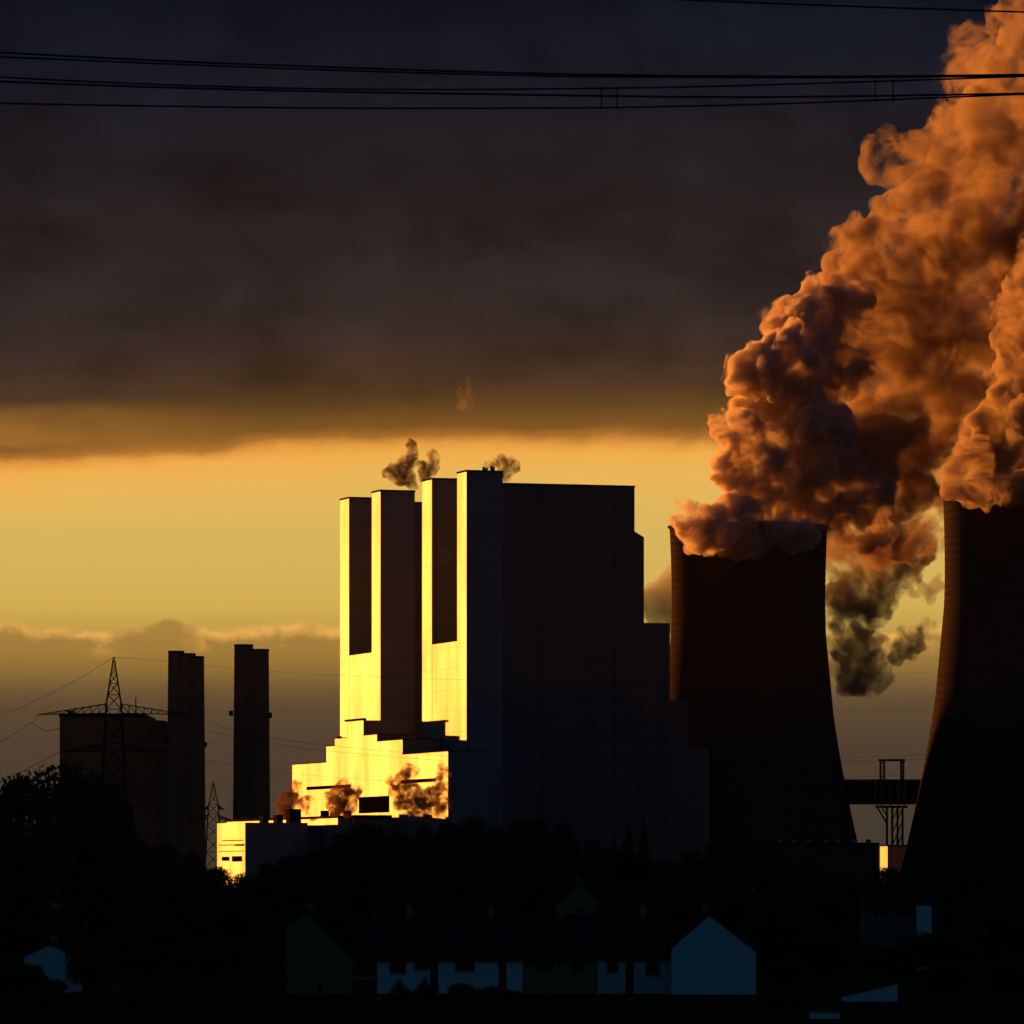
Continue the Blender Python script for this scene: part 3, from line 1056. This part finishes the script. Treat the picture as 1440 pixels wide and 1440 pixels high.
for xx in (xa+.2, xb-.2):
    for yy in (Y+.2, Y+4.8):
        MB().box(xx-.08, xx+.08, yy-.08, yy+.08, -.2, 2.05).build('post', M['steel'], r)
local(r)

# ------------------------------------------------------------------ trees
def crown_mesh(name, lobes, n, size, mat, seed):
    rg = np.random.default_rng(seed)
    V = np.zeros((n*4, 3))
    vol = np.array([l[3]**2.2 for l in lobes])
    pick = rg.choice(len(lobes), n, p=vol/vol.sum())
    Lb = np.array(lobes)
    d = rg.normal(size=(n, 3))
    d /= np.linalg.norm(d, axis=1)[:, None]
    rad = rg.random(n)**.33*Lb[pick, 3]*(1+.09*rg.normal(size=n).clip(-1.6, 1.6))
    c = Lb[pick, :3]+d*rad[:, None]*np.array([1, 1, .85])
    a = rg.normal(size=(n, 3)); a /= np.linalg.norm(a, axis=1)[:, None]
    b = np.cross(a, rg.normal(size=(n, 3))); b /= np.linalg.norm(b, axis=1)[:, None]
    sz = size*(.55+.9*rg.random(n))
    a *= sz[:, None]; b *= (sz*.6)[:, None]
    V[0::4] = c-a; V[1::4] = c+b; V[2::4] = c+a; V[3::4] = c-b
    me = bpy.data.meshes.new(name)
    me.vertices.add(n*4)
    me.vertices.foreach_set('co', V.ravel())
    me.loops.add(n*4)
    me.loops.foreach_set('vertex_index', np.arange(n*4, dtype=np.int32))
    me.polygons.add(n)
    me.polygons.foreach_set('loop_start', np.arange(0, n*4, 4, dtype=np.int32))
    me.update()
    me.validate()
    me.materials.append(mat)
    return me


def broad_lobes(seed, hw=.36, low=.28):
    rg = random.Random(seed)
    L_ = []
    for k in range(15):
        h = rg.uniform(low, .86)
        wid = hw*math.sin(math.pi*min(1, max(.12, (h-low+.12)/(1.05-low))))**.7
        an = rg.uniform(0, 6.28)
        rr = rg.uniform(.2, 1)*wid
        L_.append((rr*math.cos(an)*.8, rr*math.sin(an)*.8, h, rg.uniform(.1, .17)))
    L_.append((0, 0, .6, .26))
    L_.append((rg.uniform(-.08, .08), 0, .86, .11))
    return L_


def trunk_mb(seed, h=.6, rad=.022):
    rg = random.Random(seed)
    m = MB()
    pts = [(rg.uniform(-.01, .01)*k, rg.uniform(-.01, .01)*k, h*k/5) for k in range(6)]
    m.tube(pts, [rad*(1-.13*k) for k in range(6)], 8)
    for k in range(6):
        an = rg.uniform(0, 6.28)
        z = rg.uniform(.25, .55)
        m.tube([(0, 0, z), (math.cos(an)*.1, math.sin(an)*.1, z+.1), (math.cos(an)*.2, math.sin(an)*.2, z+.24)], [rad*.5, rad*.35, rad*.15], 5)
    return m


PROTO = {}


def proto(kind, idx, lobes, n, size, mat, tr):
    """unit-height tree (1 m tall) in mesh data shared by the copies"""
    cm = crown_mesh('crown', lobes, n, size, mat, idx*13+5)
    tm = tr.build('trunk', M['bark'])
    tmesh = tm.data
    bpy.data.objects.remove(tm)
    PROTO.setdefault(kind, []).append((cm, tmesh))


for i in range(6):
    proto('broad', i, broad_lobes(i+1), 9500, .0135, M['leaf'] if i % 3 else M['leaf2'], trunk_mb(i))
con = [(0, 0, .06+.9*k/14, .20*(1-k/14.6)+.014) for k in range(15)]
for i in range(2):
    rg = random.Random(i+50)
    cl = [(l[0]+rg.uniform(-.015, .015), l[1]+rg.uniform(-.015, .015), l[2], l[3]*rg.uniform(.85, 1.1)) for l in con]
    proto('conifer', i+20, cl, 6000, .013, M['needle'], MB().tube([(0, 0, 0), (0, 0, .9)], [.02, .006], 7))
for i in range(3):
    rg = random.Random(i+70)
    bl = [(rg.uniform(-.5, .5), rg.uniform(-.35, .35), rg.uniform(.3, .72), rg.uniform(.2, .3)) for _ in range(9)]+[(0, 0, .4, .4)]
    tr = MB()
    for k in range(5):
        tr.tube([(0, 0, 0), (rg.uniform(-.3, .3), rg.uniform(-.2, .2), .35), (rg.uniform(-.5, .5), rg.uniform(-.3, .3), .65)], [.03, .02, .008], 5)
    proto('bush', i+40, bl, 6000, .028, M['leaf'], tr)

TREES = []


def plant(kind, px, ytop, y, width=None, var=None):
    """tree of the given kind whose top shows at photo pixel (px, ytop)"""
    top = at(px, ytop, y)
    h = max(2.0, top.z/.97) if kind != 'bush' else max(1.0, top.z/.93)
    lst = PROTO[kind]
    cm, tm = lst[(len(TREES) if var is None else var) % len(lst)]
    nat = {'broad': .78, 'conifer': .42, 'bush': 1.3}[kind]*h
    sx = 1.0 if width is None else (width/F*y)/nat
    nm = {'broad': 'broadleaf_tree', 'conifer': 'conifer_tree', 'bush': 'bush'}[kind]
    r = bpy.data.objects.new(nm, None)
    link(r)
    r.location = (top.x, y, ground_z(top.x, y)-.05)
    r.rotation_euler = (0, 0, random.uniform(0, 6.28) if kind != 'bush' else random.uniform(-.3, .3))
    r.scale = (h*sx, h*sx, h)
    c = bpy.data.objects.new('crown', cm)
    t = bpy.data.objects.new('trunk' if kind != 'bush' else 'stems', tm)
    for o_ in (c, t):
        link(o_)
        o_.parent = r
    TREES.append([r, kind, px, ytop, y, h])
    return r


def prof(x, knots):
    for i in range(len(knots)-1):
        if x <= knots[i+1][0]:
            a, b = knots[i], knots[i+1]
            return a[1]+(b[1]-a[1])*(x-a[0])/(b[0]-a[0])
    return knots[-1][1]


# far tree line at the foot of the plant
KN = [(-40, 1110), (190, 1172), (290, 1200), (335, 1222), (360, 1212), (440, 1190), (480, 1168), (520, 1150), (560, 1158), (600, 1150),
      (640, 1145), (700, 1152), (770, 1139), (815, 1160), (850, 1184), (880, 1190), (935, 1206), (960, 1188), (1000, 1175), (1050, 1174), (1095, 1198),
      (1130, 1222), (1200, 1228), (1240, 1219), (1285, 1214), (1322, 1244), (1345, 1217), (1380, 1208), (1480, 1206)]
x = 195.0
while x < 1470:
    y = random.uniform(1550, 1850)
    t_ = prof(x, KN)
    wpx = random.uniform(66, 88)
    plant('broad', x, t_+random.uniform(-2, 6), y, wpx)
    x += random.uniform(30, 40)
plant('conifer', 884, 1147, 1500, 50, 0)
plant('conifer', 905, 1146, 1500, 44, 1)
plant('conifer', 864, 1170, 1500, 44, 0)
# middle row
KM = [(-20, 1150), (200, 1195), (300, 1232), (420, 1228), (520, 1212), (760, 1205), (840, 1225), (960, 1225), (1080, 1222), (1200, 1250), (1330, 1262), (1460, 1232)]
x = 150.0
while x < 1470:
    y = random.uniform(950, 1200)
    plant('broad', x, prof(x, KM)+random.uniform(-6, 12), y, random.uniform(110, 140))
    x += random.uniform(62, 84)
# big trees at the left
for px, yt, y, wd, vv in ((28, 1078, 860, 170, 1), (98, 1060, 880, 190, 2), (152, 1108, 900, 130, 4), (-30, 1100, 850, 130, 5)):
    plant('broad', px, yt, y, wd, vv)
for px, yt, y, wd in ((10, 1215, 700, 200), (150, 1200, 720, 190), (250, 1225, 740, 190), (340, 1250, 700, 150), (205, 1290, 640, 190),
                      (300, 1310, 620, 170), (120, 1318, 615, 90), (375, 1335, 600, 70), (18, 1350, 600, 90)):
    plant('broad', px, yt, y, wd)
# trees behind the houses and at the right
for px, yt, y, wd in ((470, 1248, 720, 150), (580, 1250, 720, 160), (690, 1252, 730, 160), (890, 1252, 720, 150), (1090, 1268, 700, 150),
                      (1165, 1300, 690, 140), (1110, 1335, 660, 80), (1250, 1325, 680, 130), (1330, 1300, 670, 160), (1400, 1270, 690, 180), (1340, 1345, 610, 130),
                      (1430, 1340, 600, 150)):
    plant('broad', px, yt, y, wd)
# garden planting in front of the houses
plant('conifer', 562, 1371, 612, 50, 0)
plant('conifer', 598, 1366, 610, 56, 1)
for px, yt, y, wd in ((40, 1347, 600, 62), (62, 1372, 600, 60), (665, 1372, 606, 80), (712, 1380, 604, 60), (905, 1405, 590, 90), (1000, 1412, 590, 90), (1090, 1400, 594, 70), (1210, 1412, 570, 60),
                      (1130, 1404, 590, 60), (60, 1395, 570, 120), (160, 1400, 570, 130), (280, 1405, 570, 130), (390, 1408, 575, 110), (520, 1418, 570, 90),
                      (1290, 1400, 580, 90), (1390, 1405, 575, 120), (820, 1408, 590, 90), (770, 1384, 600, 26)):
    plant('bush', px, yt, y, wd)

# labels: kind + row + landmark, with the order among look-alikes
LM = [(-100, 120, 'under the old boiler house'), (120, 232, 'under the pylon'), (232, 330, 'under the three-flue chimney'), (330, 410, 'under the lone chimney'),
      (410, 520, 'under the stepped hall left half'), (520, 640, 'under the stepped hall right half'),
      (640, 770, 'under the big dark wall left half'), (770, 900, 'under the big dark wall right half'),
      (900, 1010, 'under the boiler house rear steps'), (1010, 1110, 'under the left tower middle'),
      (1110, 1200, 'under the left tower right foot'), (1200, 1285, 'under the lattice tower'),
      (1285, 1370, 'under the right tower left edge'), (1370, 1700, 'under the right tower')]
ROW = lambda y: ('far row' if y > 1400 else 'middle row' if y > 920 else 'big left trees' if y >= 850
                 else 'by the houses' if y > 598 else 'in front gardens')
KW = {'broad': ('dark broadleaf tree', 'tree'), 'conifer': ('dark pointed conifer', 'conifer'), 'bush': ('low rounded bush', 'bush')}
buckets = {}
for t_ in TREES:
    lm = next(n_ for a_, b_, n_ in LM if a_ <= t_[2] < b_)
    buckets.setdefault((t_[1], ROW(t_[4]), lm), []).append(t_)
ORD = ['leftmost', 'second', 'third', 'fourth', 'fifth', 'sixth', 'seventh']
NUM = ['', 'one', 'two', 'three', 'four', 'five', 'six', 'seven']
GRP = {'far row': 'far tree line', 'middle row': 'middle tree belt', 'big left trees': 'big trees at the left',
       'by the houses': 'trees beside the houses', 'in front gardens': 'bushes along the near gardens'}
for (kind, row, lm), lst in buckets.items():
    lst.sort(key=lambda q: q[2])
    for i, q in enumerate(lst):
        extra = '' if len(lst) == 1 else ', %s of %s' % (ORD[i] if i < len(lst)-1 or len(lst) == 1 else 'rightmost', NUM[len(lst)])
        tag(q[0], '%s, %s %s%s' % (KW[kind][0], row, lm, extra), KW[kind][1], GRP[row])

# ------------------------------------------------------------------ steam
def ico(sub):
    bm = bmesh.new()
    bmesh.ops.create_icosphere(bm, subdivisions=sub, radius=1.0)
    v = np.array([x_.co[:] for x_ in bm.verts])
    f = np.array([[q.index for q in x_.verts] for x_ in bm.faces], dtype=np.int32)
    bm.free()
    return v, f


ICO = {1: ico(1), 2: ico(2), 3: ico(3)}


def fluff(blobs, rg, kids=(11, 8), ratio=(.28, .5), push=.93):
    lev = [np.array(blobs, float)]
    for n in kids:
        par = lev[-1]
        par = par[par[:, 3] > .9] if len(lev) > 1 else par
        d = rg.normal(size=(len(par)*n, 3))
        d /= np.linalg.norm(d, axis=1)[:, None]
        p = np.repeat(par, n, axis=0)
        rr = p[:, 3]*rg.uniform(ratio[0], ratio[1], len(p))
        c = p[:, :3]+d*(p[:, 3]*push)[:, None]
        lev.append(np.column_stack([c, rr]))
    return lev


def steam(name, label, cat, blobs, mat, voxel, kids=(11, 8), disp=((9, 2.6), (3.0, 1.1)), seed=1, group=None, ratio=(.28, .5), smooth=1, parent=None):
    rg = np.random.default_rng(seed)
    lev = fluff(blobs, rg, kids, ratio)
    VV, FF, n = [], [], 0
    for li, arr in enumerate(lev):
        bv, bf = ICO[2 if li < 2 else 1]
        for b in arr:
            if b[3] < voxel*.8:
                continue
            VV.append(bv*b[3]+b[:3])
            FF.append(bf+n)
            n += len(bv)
    V = np.concatenate(VV)
    Fc = np.concatenate(FF)
    c0 = V.mean(axis=0)
    V = V-c0
    me = bpy.data.meshes.new(name)
    me.vertices.add(len(V)); me.vertices.foreach_set('co', V.ravel())
    me.loops.add(len(Fc)*3); me.loops.foreach_set('vertex_index', Fc.ravel())
    me.polygons.add(len(Fc)); me.polygons.foreach_set('loop_start', np.arange(0, len(Fc)*3, 3, dtype=np.int32))
    me.update(); me.validate()
    o = bpy.data.objects.new(name, me)
    link(o)
    m = o.modifiers.new('remesh', 'REMESH'); m.mode = 'VOXEL'; m.voxel_size = voxel
    for k, (sz, st) in enumerate(disp):
        tx = bpy.data.textures.new('billow', 'CLOUDS'); tx.noise_scale = sz; tx.noise_depth = 3; tx.noise_basis = 'ORIGINAL_PERLIN'
        m = o.modifiers.new('billow', 'DISPLACE'); m.texture = tx; m.strength = st*2; m.mid_level = .5; m.texture_coords = 'LOCAL'
    m = o.modifiers.new('clean', 'REMESH'); m.mode = 'VOXEL'; m.voxel_size = voxel*.9
    if smooth:
        m = o.modifiers.new('soften', 'SMOOTH'); m.iterations = smooth; m.factor = .5
    dg = bpy.context.evaluated_depsgraph_get()
    dm = bpy.data.meshes.new_from_object(o.evaluated_get(dg))
    o.modifiers.clear()
    o.data = dm
    bpy.data.meshes.remove(me)
    dm.name = name
    dm.materials.clear(); dm.materials.append(mat)
    dm.polygons.foreach_set('use_smooth', [True]*len(dm.polygons))
    o.location = c0
    if parent:
        o.parent = parent
        o.matrix_parent_inverse = Matrix.Translation(-Vector(parent.location))
    print('STEAM', name, len(dm.polygons))
    return tag(o, label, cat, group)


def B(lst, y, jit=0.0, seed=3):
    rg = random.Random(seed)
    out = []
    for q in lst:
        yy = y+(q[3] if len(q) > 3 else 0)+rg.uniform(-jit, jit)
        p = at(q[0], q[1], yy)
        out.append((p.x, p.y, p.z, q[2]/F*yy))
    return out


dense = [(968, 728, 24, -34), (996, 745, 34, -40), (1040, 735, 46, -20), (1100, 728, 50), (1140, 732, 36),
         (1036, 668, 32), (1085, 660, 52), (1150, 670, 58), (1200, 690, 50, 20),
         (1040, 606, 34, -10), (1092, 590, 55), (1150, 610, 60, -10), (1215, 630, 52, 20),
         (1052, 522, 32, -10), (1070, 545, 40), (1112, 510, 54, -8), (1160, 520, 50),
         (1098, 458, 28), (1140, 455, 42), (1175, 430, 45),
         (1225, 690, 34, 30), (1205, 745, 38, 40), (1070, 752, 26, -40), (1105, 748, 26, -38), (1132, 746, 22, -32)]
body = [(1188, 342, 26, -5), (1205, 328, 22, -8), (1212, 368, 44), (1176, 372, 22), (1250, 352, 38), (1200, 560, 60, 25), (1240, 620, 66, 25), (1290, 640, 56, 35), (1190, 470, 66, 15), (1260, 520, 86, 25), (1330, 560, 80, 30), (1390, 600, 60, 30),
        (1240, 430, 76, 20), (1320, 450, 96, 25), (1400, 480, 86, 30),
        (1262, 362, 52, 10), (1330, 340, 80, 15), (1415, 350, 96, 25),
        (1318, 275, 42), (1372, 235, 70, 10), (1440, 230, 86, 25), (1385, 160, 44), (1430, 130, 62, 20), (1400, 90, 30), (1445, 60, 30, 15),
        (1500, 330, 130, 40), (1510, 130, 100, 40), (1330, 640, 50, 50), (1345, 600, 60, 40), (1270, 590, 70, 30),
        (1340, 190, 20)]
q_ = at(1052, 740, 2640)
r = thing('steam_plume', 'great billowing orange steam plume rising to the upper right from the left cooling tower', 'steam plume', (q_.x, q_.y, q_.z))
steam('billows', None, None, B(dense, 2640, 16), M['steam'], .8, (13, 10, 7), ((12, 3.2), (4, 1.6), (1.6, .6)), seed=4, parent=r)
steam('drifting_body', None, None, [(q[0], q[1], q[2], q[3]*1.08) for q in B(body, 2650, 18)], M['body'], 1.2, seed=5, parent=r)
torn = [(1240, 210, 30), (1262, 235, 38), (1290, 215, 34), (1300, 262, 40), (1225, 235, 20), (1330, 200, 40), (1350, 95, 34), (1375, 70, 36), (1345, 140, 26), (1425, 40, 44), (1400, 60, 40), (1330, 160, 20)]
steam('torn_wisp', None, None, B(torn, 2640, 12), M['wisp'], 1.1, seed=6, parent=r)
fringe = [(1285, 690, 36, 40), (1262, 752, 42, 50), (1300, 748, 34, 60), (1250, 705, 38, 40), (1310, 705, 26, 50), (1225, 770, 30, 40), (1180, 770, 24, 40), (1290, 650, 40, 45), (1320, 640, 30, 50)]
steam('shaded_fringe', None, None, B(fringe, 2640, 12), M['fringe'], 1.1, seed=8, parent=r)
right = [(1338, 680, 18, -36), (1356, 688, 20, -42), (1385, 690, 26, -44), (1420, 690, 26, -44), (1450, 686, 30, -46), (1345, 672, 24, -20), (1368, 652, 34, -14), (1412, 640, 54), (1450, 650, 60), (1402, 590, 36), (1440, 580, 60), (1424, 535, 34),
         (1446, 500, 46), (1436, 450, 24), (1470, 440, 60), (1500, 590, 100), (1530, 420, 90)]
steam('steam_plume', 'orange steam rising from the nearest cooling tower at the right edge', 'steam plume', B(right, 2364, 10), M['mid'], 1.0, seed=9)
g_ = 'steam drifting between the cooling towers'
dd_ = ((9, 5), (3.5, 2.8))
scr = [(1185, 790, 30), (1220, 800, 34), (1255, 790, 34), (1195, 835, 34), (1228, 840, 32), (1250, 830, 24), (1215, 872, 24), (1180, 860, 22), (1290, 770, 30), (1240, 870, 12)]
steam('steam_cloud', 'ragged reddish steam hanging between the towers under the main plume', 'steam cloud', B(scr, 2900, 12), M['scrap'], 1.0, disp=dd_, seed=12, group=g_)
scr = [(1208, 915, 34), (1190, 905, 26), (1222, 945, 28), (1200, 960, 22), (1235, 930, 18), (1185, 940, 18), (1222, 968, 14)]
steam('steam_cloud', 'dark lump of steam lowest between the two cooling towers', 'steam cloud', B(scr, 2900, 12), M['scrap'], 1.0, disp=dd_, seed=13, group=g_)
scr = [(1285, 897, 18), (1302, 888, 15), (1270, 908, 16), (1260, 926, 9), (1282, 918, 9)]
steam('steam_cloud', 'small dark scrap of steam close to the nearest cooling tower edge', 'steam cloud', B(scr, 2900, 12), M['scrap'], .9, disp=dd_, seed=14, group=g_)
scr = [(1300, 828, 13), (1318, 820, 13), (1285, 836, 9), (1305, 842, 8)]
steam('steam_cloud', 'pale torn steam wisp touching the nearest tower above the dark scrap', 'steam cloud', B(scr, 2900, 12), M['thin'], .9, disp=dd_, seed=16, group=g_)
scr = [(932, 850, 28), (945, 830, 30), (922, 865, 14), (960, 870, 30)]
steam('steam_cloud', 'orange steam seen between the boiler house and the left cooling tower', 'steam cloud', B(scr, 3000, 8), M['thin'], 1.0, seed=15)
g_ = 'wisps of steam over the boiler houses'
pf = [(580, 684, 8), (574, 674, 11), (566, 665, 15), (551, 666, 12), (572, 651, 13), (581, 637, 10), (578, 624, 8), (590, 652, 8)]
steam('steam_puff', 'brown puff of steam leaning left over the far boiler house roof', 'steam', B(pf, 2535, 3), M['puff'], .7, (8, 6), ((4, 2.6), (1.6, 1.2)), 21, g_)
pf = [(603, 661, 12), (611, 652, 10), (597, 672, 8), (607, 638, 8)]
steam('steam_puff', 'faint smaller puff of steam above the gap between the boiler houses', 'steam', B(pf, 2535, 3), M['puff'], .7, (8, 6), ((4, 2.6), (1.6, 1.2)), 22, g_)
pf = [(711, 670, 8), (706, 660, 7), (716, 652, 11), (725, 658, 8), (706, 646, 9), (695, 652, 7), (684, 654, 7)]
steam('steam_puff', 'dark puff of steam curling over the near boiler house roof corner', 'steam', B(pf, 2412, 3), M['puff'], .7, (8, 6), ((4, 2.4), (1.6, 1.2)), 23, g_)
pf = [(652, 541, 13), (658, 556, 14), (654, 570, 10), (662, 546, 8)]
steam('steam_puff', 'faint torn wisp of steam high over the boiler houses against the cloud', 'steam', B(pf, 2450, 3), M['wisp_faint'], .7, (8, 6), ((4, 2.4), (1.6, 1.2)), 24, g_)
g_ = 'smoke drifting before the stepped hall'


def front_puffs(lst, label, seed):
    out = []
    for px, py, rpx, t in lst:
        y = C0[1]-UX*t+UY*s_of(px, t)
        p = at(px, py, y)
        out.append((p.x, p.y, p.z, 1.25*rpx/F*y))
    return steam('steam_puff', label, 'steam', out, M['smoke'], .7, (8, 6), ((5, 3.6), (2.2, 1.8)), seed, g_)


front_puffs([(404, 1130, 13, -46), (412, 1117, 10, -46), (398, 1141, 9, -46), (420, 1102, 6, -46), (428, 1128, 10, -46)], 'brown smoke at the left end of the stepped hall', 31)
front_puffs([(482, 1126, 17, -50), (494, 1113, 9, -50), (472, 1134, 11, -50), (484, 1102, 7, -50), (505, 1112, 5, -50)], 'brown smoke before the middle of the stepped hall', 32)
front_puffs([(574, 1086, 10, -34), (566, 1101, 12, -34), (556, 1112, 8, -34), (578, 1116, 12, -34), (566, 1130, 11, -34), (552, 1098, 5, -34)], 'taller brown smoke before the right block of the hall', 33)
front_puffs([(622, 1086, 8, -34), (618, 1106, 10, -34), (604, 1120, 12, -34), (622, 1128, 11, -34), (596, 1132, 8, -34)], 'brown smoke at the right corner of the stepped hall', 34)

# ------------------------------------------------------------------ evening haze round the whole scene
m_, nt_, out_ = new_mat('haze')
v_ = nt_.nodes.new('ShaderNodeVolumePrincipled')
v_.inputs['Color'].default_value = (.9, .88, .86, 1)
v_.inputs['Density'].default_value = 1.0e-6
v_.inputs['Anisotropy'].default_value = .3
nt_.links.new(v_.outputs[0], out_.inputs['Volume'])
tag(MB().box(-12100, 12100, -3100, 20100, -2.0, 480.0).build('haze', m_), kind='stuff')
